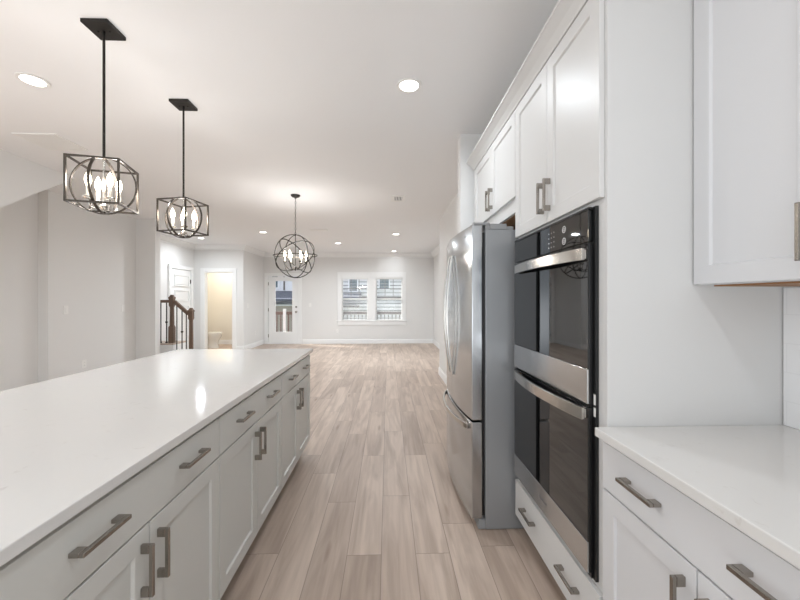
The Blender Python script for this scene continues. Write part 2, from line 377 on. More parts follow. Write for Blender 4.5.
# windows
def window(n, x0, x1):
    f = MB()
    t = .035; y0, y1 = FY+.045, FY+.085
    f.box(x0, y0, WZ0, x0+t, y1, WZ1).box(x1-t, y0, WZ0, x1, y1, WZ1).box(x0+t, y0, WZ0, x1-t, y1, WZ0+t).box(x0+t, y0, WZ1-t, x1-t, y1, WZ1).box(x0+t, y0, 1.36, x1-t, y1, 1.40)
    o = struct('window_%d' % n, f, M['trim'], bevel=.002)
    MB().box(x0+t, FY+.062, WZ0+t, x1-t, FY+.066, 1.36).build('glass_pane', M['glass'], o)
    MB().box(x0+t, FY+.062, 1.40, x1-t, FY+.066, WZ1-t).build('glass_pane', M['glass'], o)
    g = MB(); wd = x1-x0-2*t
    for k in (1, 2): g.box(x0+t+wd*k/3-.009, FY+.067, 1.40, x0+t+wd*k/3+.009, FY+.073, WZ1-t)
    zz = (1.40+WZ1-t)/2
    for k in range(3): g.box(x0+t+wd*k/3+.009*(k > 0), FY+.067, zz-.009, x0+t+wd*(k+1)/3-.009*(k < 2), FY+.073, zz+.009)
    g.build('muntins', M['darkrail'], o)  # dark colour stands in for the shade on the backlit bars
window(1, *WA); window(2, *WB)
cx0, cx1 = -1.556, .553
struct('trim_5', MB().box(cx0, FY-.022, .575, WA[0]+.005, FY-.0005, 2.215).box(WB[1]-.005, FY-.022, .575, cx1, FY-.0005, 2.215).box(WA[0]+.005, FY-.022, 2.035, WB[1]-.005, FY-.0005, 2.215)
       .box(WA[0]+.005, FY-.022, .575, WB[1]-.005, FY-.0005, .70).box(WA[1]-.005, FY-.022, .715, WB[0]+.005, FY-.0005, 2.035).box(cx0-.03, FY-.05, .70, cx1+.03, FY-.0005, .715), M['trim'], bevel=.003)
def blind(x0, x1, label):
    t = thing('window_blind', label, 'blind', ((x0+x1)/2, FY+.02, WZ0), 0, 'white slatted blinds in the pair of far windows')
    h = (x1-x0)/2-.008; hh = WZ1-WZ0
    MB().box(-h, -.02, hh-.05, h, .02, hh-.003).build('head_rail', M['slat'], t, .002)
    s = MB(); z = .05
    while z < hh-.06:
        s.add([(-h, -.019, z-.003), (h, -.019, z-.003), (h, .019, z+.003), (-h, .019, z+.003), (-h, -.019, z), (h, -.019, z), (h, .019, z+.006), (-h, .019, z+.006)],
              [(0, 3, 2, 1), (4, 5, 6, 7), (0, 1, 5, 4), (1, 2, 6, 5), (2, 3, 7, 6), (3, 0, 4, 7)]); z += .046
    s.build('slats', M['slat'], t)
    MB().box(-h, -.016, .005, h, .016, .025).build('bottom_rail', M['slat'], t, .002)
    for x in (-h*.6, h*.6): MB().box(x-.0012, -.021, .02, x+.0012, -.0195, hh-.05).build('ladder_cord', M['slat'], t)
blind(*WA, 'open white slatted blind in the left one of the paired far windows')
blind(*WB, 'open white slatted blind in the right one of the paired far windows')

# ------------------------------------------------------------------ cabinets (local: x along width, front faces -y, z up)
FT = .02
def shaker(name, x0, x1, z0, z1, m, parent, y=0., fr=.06, flat=False):
    yf = y-FT; mb = MB()
    if flat: mb.box(x0, yf, z0, x1, y-.0005, z1)
    else:
        r = yf+.009; a, b, c, d = x0+fr, x1-fr, z0+fr, z1-fr; e = .004
        o = [(x0, z0), (x1, z0), (x1, z1), (x0, z1)]; i = [(a, c), (b, c), (b, d), (a, d)]; j = [(a+e, c+e), (b-e, c+e), (b-e, d-e), (a+e, d-e)]
        v = [(p, y-.0005, q) for p, q in o]+[(p, yf, q) for p, q in o]+[(p, yf, q) for p, q in i]+[(p, r, q) for p, q in j]
        f = [(3, 2, 1, 0), (12, 13, 14, 15)]
        for k in range(4):
            n = (k+1) % 4; f += [(k, n, 4+n, 4+k), (4+k, 4+n, 8+n, 8+k), (8+k, 8+n, 12+n, 12+k)]
        mb.add(v, f)
    return mb.build(name, m, parent, .0018)
PL = .146
def pull(parent, x, z, vert, y=0., L=PL):
    yf = y-FT-.0003; mb = MB(); b = .0052; d = .034; e = .0125
    def bx(u0, u1, v0, v1, y0, y1):
        if vert: mb.box(x+v0, y0, z+u0, x+v1, y1, z+u1)
        else: mb.box(x+u0, y0, z+v0, x+u1, y1, z+v1)
    bx(-L/2, L/2, -b, b, yf-d, yf-d+.011)
    for s in (-1, 1):
        u0, u1 = (-L/2, -L/2+2*e) if s < 0 else (L/2-2*e, L/2)
        bx(u0, u1, -b, b, yf-d+.0112, yf)
    return mb.build('handle', M['nickel'], parent, .0012)
def base_cabinet(label, loc, rz, W, m, depth=.6, group=None, cat='cabinet', top=.8825, pshift=0.):
    t = thing('base_cabinet', label, cat, loc, rz, group); g = .0035
    MB().box(-W/2, 0, .11, W/2, depth, top).build('body', m, t, .001)
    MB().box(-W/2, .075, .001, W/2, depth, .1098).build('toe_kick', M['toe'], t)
    dr = shaker('drawer', -W/2+g, W/2-g, .712, top-.016, m, t, flat=True)
    for s in (-1, 1): pull(dr, s*W*.24+pshift, (.712+top-.016)/2+.008, False)
    for s in (-1, 1):
        a, b = (-W/2+g, -g/2) if s < 0 else (g/2, W/2-g)
        d = shaker('door', a, b, .115, .706, m, t)
        pull(d, s*.036, .706-.06-PL/2+.02, True)
    return t
IW = .861; IX = -.71
ic = base_cabinet('grey island cabinet nearest the camera, cut by the left picture edge', (IX, .637+IW/2, 0), PI/2, IW, M['island'], group='grey cabinets along the island aisle side', pshift=.011)
dup(ic, (IX, .637+IW*1.5, 0), 'middle grey cabinet of the island row facing the aisle')
dup(ic, (IX, .637+IW*2.5, 0), 'grey island cabinet farthest away, at the end of the row by the open floor')
tag(MB().box(-1.50, .637, .001, IX-.601, .637+3*IW, .8825).build('island_back_panel', M['island'], bevel=.002), 'grey panelled back of the kitchen island beneath the seating overhang', 'panel')
tag(MB().box(-1.852, .585, .884, -.674, 3.262, .914).build('island_countertop', M['quartz'], bevel=.003), 'long white quartz countertop covering the grey kitchen island', 'countertop')

FX = .755            # right cabinet face frame plane (door fronts at FX-.02)
base_cabinet('pale grey base cabinet right of the ovens under the short counter', (FX, 1.2135-.38, 0), -PI/2, .76, M['base'], depth=RW-FX-.001)
tag(MB().box(.709, .44, .884, RW-.001, 1.2135, .914).build('side_countertop', M['quartz'], bevel=.003), 'short white quartz countertop against the tiled wall right of the ovens', 'countertop')
def wall_cabinet(name, label, loc, rz, W, z0, z1, m, depth, dz0=None, dz1=None, rail=0.):
    t = thing(name, label, 'cabinet', loc, rz); g = .003
    MB().box(-W/2, 0, z0, W/2, depth, z1).build('body', m, t, .001)
    for s in (-1, 1):
        a, b = (-W/2+g, -g/2) if s < 0 else (g/2, W/2-g)
        d = shaker('door', a, b, (dz0 or z0)+g, (dz1 or z1)-g, m, t)
        pull(d, s*.034, (dz0 or z0)+g+.045+PL/2, True)
    return t
uw = wall_cabinet('wall_cabinet', 'pale white wall cabinet hanging over the short right counter', (1.074, 1.212-.38, 0), -PI/2, .76, 1.40, 2.455, M['base'], RW-1.074-.001)
MB().box(-.33, .01, 1.395, .33, .3, 1.3998).build('underside', M['wood'], uw)

# oven tower
TY0, TY1 = 1.2145, 2.06; TW = TY1-TY0
t = thing('oven_cabinet', 'tall white cabinet housing the double oven', 'cabinet', (FX, (TY0+TY1)/2, 0), -PI/2)
D = RW-FX-.001; OV0, OV1 = .345, 1.688; OY0, OY1 = 1.285, 2.026
xl = (TY0+TY1)/2-OY1; xr = (TY0+TY1)/2-OY0            # oven opening in local x (left is far)
bx = MB().box(-TW/2, 0, .11, -TW/2+.019, D, 2.455).box(TW/2-.019, 0, .11, TW/2, D, 2.455).box(-TW/2+.019, D-.012, .11, TW/2-.019, D, 2.455)
bx.box(-TW/2+.019, 0, .11, TW/2-.019, D-.012, OV0-.004).box(-TW/2+.019, 0, OV1+.004, TW/2-.019, D-.012, 2.455)
bx.box(-TW/2+.019, 0, OV0-.004, xl-.004, .019, OV1+.004).box(xr+.004, 0, OV0-.004, TW/2-.019, .019, OV1+.004)
bx.build('body', M['cab'], t, .0012)
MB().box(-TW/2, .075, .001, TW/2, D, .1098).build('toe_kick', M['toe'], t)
dr = shaker('drawer', -TW/2+.004, TW/2-.015, .116, .318, M['cab'], t, flat=True)
for s in (-1, 1): pull(dr, s*TW*.245, .225, False)
for s in (-1, 1):
    a, b = (-TW/2+.003, -.0075) if s < 0 else (-.0045, TW/2-.015)
    d = shaker('door', a, b, 1.708, 2.452, M['cab'], t)
    pull(d, s*.034-.006, 1.755+PL/2, True)
# over-fridge cabinet
FW = 3.03-TY1
t = thing('fridge_cabinet', 'white wall cabinet mounted above the stainless refrigerator', 'cabinet', (FX, TY1+.0005+FW/2, 0), -PI/2)
MB().box(-FW/2, 0, 1.87, FW/2, D, 2.455).build('body', M['cab'], t, .0012)
MB().box(-FW/2+.02, .02, 1.866, FW/2-.02, D-.02, 1.8698).build('underside', M['wood'], t)
for s in (-1, 1):
    a, b = (-FW/2+.003, -.0015) if s < 0 else (.0015, FW/2-.003)
    d = shaker('door', a, b, 1.952, 2.452, M['cab'], t)
    pull(d, s*.034, 1.99+PL/2, True)
tag(MB().box(.735, 3.031, .001, RW-.001, 3.05, 2.455).build('end_panel', M['cab'], bevel=.001), 'white tall end panel between the refrigerator and the wall stub', 'panel')
cp = [(0, 2.4555), (.024, 2.4555), (.03, 2.465), (.05, 2.485), (.08, 2.507), (.088, 2.511), (.088, 2.522), (0, 2.522)]
cm = sweep([(FX, TY0+.001), (FX, 3.05)][::-1], cp)   # travelling -Y, right hand is -X
cm.box(FX, TY0+.001, 2.4555, RW-.001, 3.05, 2.465)
tag(cm.build('cabinet_crown', M['cab']), 'white crown moulding along the top of the oven and refrigerator cabinets', 'moulding')
uc = sweep([(1.074, 1.2115), (1.074, .452)], cp); tag(uc.build('cabinet_crown', M['base']), 'crown moulding on top of the wall cabinet over the short right counter', 'moulding')

# ------------------------------------------------------------------ double oven (world coordinates)
ov = thing('double_wall_oven', 'stainless and black glass double wall oven built into the white tower', 'oven', (FX, (OY0+OY1)/2, OV0))
MB().box(FX+.001, OY0+.004, OV0+.004, RW-.06, OY1-.004, OV1-.004).build('oven_case', M['plastic_black'], ov, world=True)
YA, YB = 1.264, 2.045       # trim flange covers the opening edge
fl = MB().box(FX-.012, YA, OV0-.006, FX-.0006, YB, OV1)
fl.build('trim_flange', M['plastic_black'], ov, .001, world=True)
GX = FX-.030; XB = FX-.0125
YC, YD = 1.281, 2.036
cpn = MB().box(GX, YC, 1.562, XB, YD, 1.678).build('control_panel', M['glass_black'], ov, .002, world=True)
for i in range(4):
    for j in range(3):
        y, z, q = 1.60-j*.025, 1.583+i*.021, .0026
        MB().loft([[(GX-h, y+q*math.cos(2*PI*k/10), z+q*math.sin(2*PI*k/10)) for k in range(10)] for h in (.0002, .0009)]).build('key_mark', M['mark'], cpn, world=True)
for z in (1.592, 1.640):
    MB().ring((GX-.0006, 1.46, z), .013, (0, 1, 0), (0, 0, 1), 24, flat=(.003, .0008)).build('dial_ring', M['mark'], cpn, world=True)
    MB().ring((GX-.0006, 1.46, z), .006, (0, 1, 0), (0, 0, 1), 16, flat=(.002, .0008)).build('dial_ring', M['mark'], cpn, world=True)
MB().box(GX-.001, YC-.003, 1.679, FX-.0125, YD, 1.6865).build('top_trim', M['plastic_black'], ov, world=True)
def bow(z, hh, lo, hi, y0, y1, parent):
    n = 24; pts = []
    for i in range(n+1):
        u = i/n; pts.append((GX-lo-(hi-lo)*math.sin(PI*u)**.8, y0+(y1-y0)*u, z))
    h = MB().tube(pts, 0, flat=(hh, .012), up=(0, 0, 1))
    for y in (y0+.018, y1-.018): h.box(GX-.0025, y-.016, z-hh*.38, GX-lo-.004, y+.016, z+hh*.38)
    return h.build('handle', M['steel_b'], parent, .0015, world=True)
def oven_door(z0, zb, z1, hz):
    d = MB().box(GX+.004, YC, z0, XB, YD, z1).build('oven_door', M['plastic_black'], ov, .002, world=True)
    MB().box(GX-.002, YC, zb, GX+.0038, YD, z1).build('glass', M['glass_black'], d, .001, world=True)
    MB().box(GX-.004, YC, z0, GX+.0036, YD, zb-.001).build('lower_band', M['steel_h'], d, .0015, world=True)
    bow(hz, .044, .016, .048, YC+.004, YD-.05, d)
    return d
oven_door(.973, 1.099, 1.558, 1.517)
ld = oven_door(.36, .474, .958, .937)
for z in (.972,): MB().box(GX+.012, YC, .9585, XB, YD, .9725).build('vent_gap', M['plastic_black'], ov, world=True)
MB().box(GX+.012, YC, .3405, XB, YD, .3595).build('lower_vent', M['plastic_black'], ov, world=True)
for z0, z1 in ((.93, .962), (.972, 1.01)): MB().box(FX-.0128, YA+.0002, z0, FX-.0122, YA+.012, z1).build('sticker', M['plastic_white'], ov, world=True, label='small white paper sticker')
lg = MB()     # brand script, too small to read: a run of small dark strokes
for i, (hh, dz) in enumerate(((.016, 0), (.01, 0), (.006, 0), (.008, -.001), (.013, .001), (.009, -.003), (.006, 0), (.006, 0), (.013, .001))):
    lg.box(GX-.0048, 1.69-i*.0085, .415+dz-.004, GX-.0042, 1.69-i*.0085-.0042, .415+dz-.004+hh)
lg.build('brand_mark', M['mark_dark'], ld, world=True)

# ------------------------------------------------------------------ refrigerator
RY0, RY1 = 2.095, 3.005
fr = thing('refrigerator', 'stainless french door refrigerator with bottom freezer drawer', 'refrigerator', (.95, (RY0+RY1)/2, 0))
MB().box(.572, RY0, .003, 1.33, RY1, 1.765).build('case', M['case'], fr, .004, world=True)
MB().box(.53, RY0+.003, .004, .571, RY1-.003, .06).build('kick_grille', M['plastic_grey'], fr, .002, world=True)
def fx(y): u = (y-(RY0+RY1)/2)/((RY1-RY0)/2); return .456+.036*u*u
def curved(name, y0, y1, z0, z1, m, parent):
    n = 16; ys = [y0+(y1-y0)*i/n for i in range(n+1)]
    poly = [(fx(y), y) for y in ys]+[(.553, y1), (.553, y0)]
    o = MB().prism(poly, lambda a, b, h: (a, b, h), z0, z1).build(name, m, parent, .004, world=True)
    return o
MB().box(.5535, RY0+.02, .075, .5715, RY1-.02, 1.75).build('door_gasket', M['plastic_black'], fr, world=True)
YM = (RY0+RY1)/2
def bar_handle(pts, parent, wdt, thick, upv):
    return MB().tube(pts, 0, flat=(wdt, thick), up=upv).build('handle', M['steel_b'], parent, .003, world=True)
for y0, y1, yh in ((RY0, YM-.002, YM-.05), (YM+.002, RY1, YM+.05)):
    d = curved('fridge_door', y0, y1, .645, 1.79, M['steel'], fr)
    n = 24; pts = []
    for i in range(n+1):
        u = i/n; pts.append((fx(yh)-.006-.04*math.sin(PI*u)**.9, yh, .83+.83*u))
    bar_handle(pts, d, .026, .014, (0, 1, 0))
dz = curved('freezer_drawer', RY0, RY1, .068, .632, M['steel'], fr)
n = 24; pts = []
for i in range(n+1):
    u = i/n; y = RY0+.05+(RY1-RY0-.1)*u; pts.append((fx(y)-.006-.035*math.sin(PI*u)**.7, y, .592))
bar_handle(pts, dz, .03, .014, (0, 0, 1))
for y0, y1 in ((RY0+.004, RY0+.1), (RY1-.1, RY1-.004)):
    hc = MB().box(.50, y0, 1.7905, .60, y1, 1.806).box(.572, y0, 1.7655, .60, y1, 1.7905).box(.60, y0, 1.7655, .70, y1, 1.80).box(.70, y0, 1.7655, .74, y1, 1.785)
    hc.build('hinge_cover', M['plastic_grey'], fr, .004, world=True)
bm_ = MB()
for i in range(3): bm_.box(fx(2.22)-.0018, 2.205+i*.014, 1.735, fx(2.22)+.001, 2.214+i*.014, 1.745)
bm_.build('brand_mark', M['mark'], fr, world=True)

# ------------------------------------------------------------------ pendants over the island
def pendant(label, x, y, rot):
    t = thing('pendant_light', label, 'pendant light', (x, y, H), 0, 'cage pendants over the island')
    R = Matrix.Rotation(rot, 3, 'Z'); h = .113; zc = 1.957-H; RH = .149
    def W(p): return R @ Vector(p)
    cnp = MB().box(-.068, -.068, -.02, .068, .068, -.0005).build('canopy', M['black'], t, .002)
    for sx in (-.03, .03): MB().lathe((sx, .0, -.026), [(.004, 0), (.006, .003), (.006, .0058)], 10).build('screw', M['black'], cnp)
    MB().tube([(0, 0, -.0205), (0, 0, zc+RH-.0005)], .0065, 12).build('rod', M['black'], t, smooth=True)
    cg = MB(); b = .0045
    for sx in (-1, 1):
        for sy in (-1, 1): cg.tube([W((sx*h, sy*h, zc-h-b)), W((sx*h, sy*h, zc+h+b))], 0, flat=(2*b, 2*b), up=W((1, 0, 0)))
    for z in (zc-h, zc+h):
        for s in (-1, 1):
            cg.tube([W((-h+b, s*h, z)), W((h-b, s*h, z))], 0, flat=(2*b, 2*b), up=(0, 0, 1))
            cg.tube([W((s*h, -h+b, z)), W((s*h, h-b, z))], 0, flat=(2*b, 2*b), up=(0, 0, 1))
    cg.build('cage', M['dark_band'], t)
    for k, a in enumerate(((1, 0, 0), (0, 1, 0))):
        MB().ring((0, 0, zc), RH-.002*k, W(a), (0, 0, 1), 56, flat=(.005, .013)).build('hoop', M['dark_band'], t, smooth=False)
    MB().tube([(0, 0, zc+RH-.006), (0, 0, zc-.11)], .0065, 12).build('stem', M['chrome'], t, smooth=True)
    hub = MB().lathe((0, 0, zc-.144), [(.004, 0), (.012, .006), (.009, .016), (.022, .026), (.024, .036), (.012, .042), (.008, .05)], 20).build('hub', M['chrome'], t, smooth=True)
    for k in range(4):
        q = rot+PI/4+k*PI/2; dx, dy = math.cos(q), math.sin(q); r = .068
        pts = [(dx*rr, dy*rr, zc+zz) for rr, zz in ((.02, -.118), (.035, -.128), (.052, -.124), (.064, -.108), (r, -.085))]
        am = MB().tube(pts, .0038, 8).build('arm', M['chrome'], t, smooth=True)
        MB().lathe((dx*r, dy*r, zc-.085), [(.006, 0), (.02, .004), (.024, .012), (.022, .013), (.006, .008)], 18).build('drip_cup', M['chrome'], am, smooth=True)
        MB().lathe((dx*r, dy*r, zc-.077), [(.0095, 0), (.0095, .06)], 14).build('candle_sleeve', M['candle'], am, smooth=True)
        MB().lathe((dx*r, dy*r, zc-.017), [(.006, 0), (.011, .012), (.0155, .028), (.0145, .042), (.009, .06), (.004, .072), (.001, .08)], 14).build('bulb', M['bulb'], am, smooth=True)
        point('candle_glow', (x+dx*r, y+dy*r, H+zc+.02), CANDLE, (1, .985, .97), .03)
pendant('black cage pendant with four lit candle bulbs over the island, nearer one', -1.513, 1.97, .238)
pendant('smaller looking black cage pendant over the island, farther along', -1.509, 2.71, -.206)

# orb chandelier
ox, oy, oz = -1.277, 5.017, 1.954-H
t = thing('orb_chandelier', 'round dark metal orb chandelier with candle bulbs hanging beyond the island', 'chandelier', (ox, oy, H))
MB().lathe((0, 0, -.05), [(.012, 0), (.016, .012), (.05, .022), (.064, .04), (.064, .0495)], 24).build('canopy', M['black'], t, smooth=True)
ch = MB(); z = -.05; k = 0
while z > oz+.31:
    a = (1, 0, 0) if k % 2 else (0, 1, 0); c = Vector((0, 0, z-.02)); A = Vector(a); rings = []
    pts = [c+A*.008*math.cos(q)+Vector((0, 0, .021*math.sin(q))) for q in [2*PI*i/12 for i in range(12)]]
    ch.tube(pts, .0026, 6, closed=True, up=Vector(a).cross(Vector((0, 0, 1)))); z -= .036; k += 1
ch.build('chain', M['black'], t)
RR = .296
def vz(th, tilt):   # ring whose plane contains direction th and is tilted
    return (math.cos(th), math.sin(th), 0)
MB().ring((0, 0, oz), RR, (math.cos(.72), math.sin(.72), 0), (0, 0, 1), 64, r=.0065).build('hoop', M['black'], t)
MB().ring((0, 0, oz), RR-.004, (math.cos(-.75), math.sin(-.75), 0), (0, 0, 1), 64, r=.006).build('hoop', M['black'], t)
e1 = Vector((.74, .0, -.67)); e2 = Vector((0, 1, 0))
MB().ring((0, 0, oz), RR-.008, e1, e2.cross(e1)*.5+e2, 64, r=.0065).build('hoop', M['black'], t)
e1 = Vector((.80, .0, .60)); e2 = Vector((0, 1, 0))
MB().ring((0, 0, oz), RR-.014, e1, e2+Vector((.25, 0, -.33)), 64, r=.0065).build('hoop', M['black'], t)
MB().ring((0, 0, oz+.01), RR-.001, (1, 0, .02), (0, 1, .03), 64, flat=(.004, .012)).build('hoop', M['dark_band'], t)
MB().tube([(0, 0, oz+RR+.012), (0, 0, oz-.16)], .006, 10).build('stem', M['black'], t, smooth=True)
MB().lathe((0, 0, oz-.2), [(.004, 0), (.014, .01), (.008, .024), (.024, .04), (.02, .055), (.008, .062)], 16).build('hub', M['black'], t, smooth=True)
for k in range(6):
    q = k*PI/3+.2; dx, dy = math.cos(q), math.sin(q); r = .14
    pts = [(dx*rr, dy*rr, oz+zz) for rr, zz in ((.015, -.16), (.05, -.185), (.09, -.18), (.125, -.14), (r, -.09))]
    am = MB().tube(pts, .0048, 8).build('arm', M['black'], t, smooth=True)
    MB().lathe((dx*r, dy*r, oz-.09), [(.006, 0), (.02, .005), (.026, .014), (.024, .015), (.006, .01)], 16).build('drip_cup', M['black'], am, smooth=True)
    MB().lathe((dx*r, dy*r, oz-.08), [(.0105, 0), (.0105, .07)], 12).build('candle_sleeve', M['candle'], am, smooth=True)
    MB().lathe((dx*r, dy*r, oz-.01), [(.006, 0), (.012, .012), (.017, .03), (.015, .045), (.009, .062), (.001, .082)], 12).build('bulb', M['bulb'], am, smooth=True)
    point('candle_glow', (ox+dx*r, oy+dy*r, H+oz+.03), ORB, (1, .985, .97), .032)

# ------------------------------------------------------------------ recessed ceiling lights
rc = None
cans = [((-2.338, 2.452), 'lit recessed ceiling light at the far left above the island, left of the pendants'),
        ((.142, 2.425), 'largest lit recessed ceiling light above the aisle before the refrigerator'),
        ((-2.664, 7.77), 'lit recessed ceiling light just left of the orb chandelier'),
        ((-1.271, 9.205), 'lit recessed ceiling light right of the orb chandelier over the far room'),
        ((.176, 7.908), 'upper of the two far recessed lights below the small ceiling vent'),
        ((.177, 10.653), 'recessed ceiling light closest to the far wall above the windows'),
        ((-4.371, 8.57), 'lit recessed ceiling light in the stair hall beneath the farther cage pendant')]
for (x, y), lb in cans:
    if rc is None:
        rc = thing('recessed_light', lb, 'ceiling light', (x, y, H), 0, 'recessed ceiling lights')
        MB().ring((0, 0, -.004), .075, (1, 0, 0), (0, 1, 0), 40, flat=(.022, .007)).build('trim_ring', M['plastic_white'], rc, .002)
        MB().lathe((0, 0, -.006), [(.0635, 0), (.0635, .005)], 40).build('lens', M['lens'], rc)
    else: dup(rc, (x, y, H), lb)
    area('can_and_fill_glow', (x, y, H-.009), (0, 0, 0), .14, (CAN_NEAR*(.9 if x < 0 else .7)) if y < 4 else CAN_FAR if (y < 10 and x > -4) else CAN_FAR*(.5 if x < 0 else .12), (.87, .94, 1))
for x, y in ((-2.3, .4), (.14, .3), (-2.3, -1.6), (.14, -1.6)):  # unseen ceiling lamps added behind the camera for soft fill, no fixtures
    area('can_and_fill_glow', (x, y, H-.009), (0, 0, 0), .14, FILL_BACK if y < 4 else CAN_FAR, (.87, .94, 1))
area('powder_room_lamp', (-4.75, 10.5, H-.02), (0, 0, 0), .5, POWDER_POWER, (1, .96, .88))

# ------------------------------------------------------------------ ceiling vents
def grille(name, label, cx, cy, wx, wy, n, bar=.011, dark=True, fr_=.025):
    t = thing(name, label, 'vent', (cx, cy, H))
    a, b = wx/2, wy/2
    MB().box(-a, -b, -.012, -a+fr_, b, -.0005).box(a-fr_, -b, -.012, a, b, -.0005).box(-a+fr_, -b, -.012, a-fr_, -b+fr_, -.0005).box(-a+fr_, b-fr_, -.012, a-fr_, b, -.0005).build('frame', M['plastic_white'], t, .002)
    MB().box(-a+fr_, -b+fr_, -.003, a-fr_, b-fr_, -.0005).build('backing', M['vent_dark'] if dark else M['plastic_white'], t)
    s = MB(); L = wx-2*fr_
    for i in range(n):
        x = -a+fr_+L*(i+.5)/n; s.box(x-bar/2, -b+fr_, -.010, x+bar/2, b-fr_, -.0032)
    s.build('louvres', M['plastic_white'], t)
    return t
grille('return_air_grille', 'large flush white return air grille in the ceiling above the left wall', -3.073, 3.40, .37, .35, 16, .016, dark=False, fr_=.03)
grille('ceiling_register', 'small white ceiling register with dark slots above the aisle', .145, 5.12, .20, .30, 5, .012, fr_=.045)
grille('flush_ceiling_vent', 'thin white flush vent on the ceiling right of the orb chandelier', -1.43, 7.51, .36, .16, 12, .018, dark=False, fr_=.02)

# ------------------------------------------------------------------ switches and outlets
def plate(name, label, cat, loc, rz, kind):
    t = thing(name, label, cat, loc, rz)         # local: wall at y=0, faces -y
    MB().box(-.038, -.006, -.06, .038, -.0004, .06).build('plate', M['plastic_white'], t, .002)
    if kind == 's': MB().box(-.016, -.010, -.033, .016, -.0062, .033).build('rocker', M['plastic_white'], t, .002)
    else:
        for z in (-.02, .02):
            s = MB().box(-.014, -.0085, z-.014, .014, -.0062, z+.014).build('socket', M['plastic_white'], t, .003)
            MB().box(-.007, -.0089, z-.004, -.005, -.0086, z+.006).box(.005, -.0089, z-.004, .007, -.0086, z+.006).build('slots', M['mark_dark'], s)
plate('light_switch', 'white light switch on the left wall, nearer one right of the bright wall edge', 'switch', (-4.48, 5.156, 1.211), PI/2, 's')
plate('light_switch', 'white light switch on the left wall, farther one left of the wall corner', 'switch', (-4.48, 6.242, 1.215), PI/2, 's')
plate('wall_outlet', 'white wall outlet low on the left wall above the island counter edge', 'outlet', (-4.48, 5.46, .406), PI/2, 'o')
plate('light_switch', 'white light switch on the far wall right of the glazed door', 'switch', (-2.402, FY, 1.196), 0, 's')
plate('wall_outlet', 'white wall outlet low on the far wall left of the windows', 'outlet', (-1.575, FY, .392), 0, 'o')
plate('light_switch', 'white light switch on the side wall between powder room and glazed door', 'switch', (-3.82, 9.95, 1.2), PI/2, 's')
plate('wall_outlet', 'white wall outlet low on the side wall left of the glazed door', 'outlet', (-3.82, 10.5, .40), PI/2, 'o')

# ------------------------------------------------------------------ stairs, railing
st = thing('staircase', 'low white stair with wood treads rising to a landing behind the railing', 'stairs', (-4.3, 7.4, 0))
MB().box(-5.098, 6.93, .001, -4.06, 7.40, .505).build('landing_base', M['trim'], st, world=True)
MB().box(-5.098, 6.915, .5055, -4.045, 7.40, .53).build('landing_top', M['floor'], st, .004, world=True)
for x0, x1, z in ((-4.059, -3.88, .29),):
    r_ = MB().box(x0, 6.93, .001, x1, 7.40, z-.026).build('step', M['trim'], st, world=True)
    MB().box(x0, 6.915, z-.0255, x1+.015, 7.40, z).build('tread', M['floor'], r_, .004, world=True)
rl = thing('stair_railing', 'dark wood stair railing with two newel posts and thin iron balusters', 'railing', (-4.113, 7.0, .531))
def newel(x, z0, z1):
    y = 7.0; b = MB()
    b.box(x-.045, y-.045, z0, x+.045, y+.045, z0+.30)
    hq = z1-z0
    b.loft([[(x+s*cx, y+s*cy, z) for cx, cy in ((-1, -1), (1, -1), (1, 1), (-1, 1))] for s, z in ((.045, z0+.3002), (.03, z0+.34), (.027, z0+hq-.24), (.04, z0+hq-.2), (.04, z0+hq-.08), (.046, z0+hq-.07), (.046, z0+hq-.05), (.03, z0+hq-.03), (.02, z0+hq))])
    return b.build('newel_post', M['stain'], rl, .003, world=True)
newel(-4.113, .531, 1.45); newel(-3.755, .002, 1.20)
MB().tube([(-4.42, 7.0, 1.325), (-4.16, 7.0, 1.325)], 0, flat=(.055, .06), up=(0, 0, 1)).build('handrail', M['stain'], rl, .008, world=True)
MB().tube([(-4.07, 7.0, 1.325), (-3.80, 7.0, 1.08)], 0, flat=(.06, .06), up=(0, 0, 1)).build('handrail', M['stain'], rl, .008, world=True)
def railz(x): return 1.325+(x+4.07)/(.27)*(-.245)
for i, (x, z0, z1, k) in enumerate(((-4.32, .5305, 1.297, 0), (-4.215, .5305, 1.297, 1), (-4.022, .2905, railz(-4.02)-.03, 0), (-3.925, .2905, railz(-3.925)-.03, 1), (-3.845, .001, railz(-3.845)-.03, 0))):
    b = MB().box(x-.007, 6.993, z0, x+.007, 7.007, z1)
    b.loft([[(x+s*a, 7.0+s*c, z0+zz) for a, c in ((-1, -1), (1, -1), (1, 1), (-1, 1))] for s, zz in ((.014, 0), (.014, .02), (.0072, .028))])
    o = b.build('baluster', M['iron'], rl, world=True)
    if k: MB().lathe((x, 7.0, z0+(z1-z0)*.52-.02), [(.0105, 0), (.022, .014), (.022, .026), (.0105, .04)], 12).build('knuckle', M['iron'], o, world=True)

# ------------------------------------------------------------------ toilet in the powder room
tx, ty = -4.98, 10.35
to = thing('toilet', 'white porcelain toilet seen through the open powder room doorway', 'toilet', (tx, ty, 0))
def ell(cx, z, rx, ry, n=28): return [(cx+rx*math.cos(2*PI*k/n), ry*math.sin(2*PI*k/n), z) for k in range(n)]
MB().loft([ell(-.06, .001, .26, .12), ell(-.06, .04, .25, .115), ell(-.05, .12, .22, .105), ell(-.03, .22, .23, .13), ell(0, .32, .265, .17), ell(.0, .385, .28, .185), ell(0, .40, .28, .185)]).build('bowl', M['porcelain'], to, smooth=True)
MB().loft([ell(0, .4005, .285, .19), ell(0, .42, .285, .19)]).build('seat', M['porcelain'], to, .004)
MB().loft([ell(0, .4205, .28, .185), ell(0, .435, .28, .185), ell(0, .442, .265, .17)]).build('seat_lid', M['porcelain'], to, .004)
MB().box(-.33, -.12, .25, -.2, .12, .40).build('tank_support', M['porcelain'], to, .01)
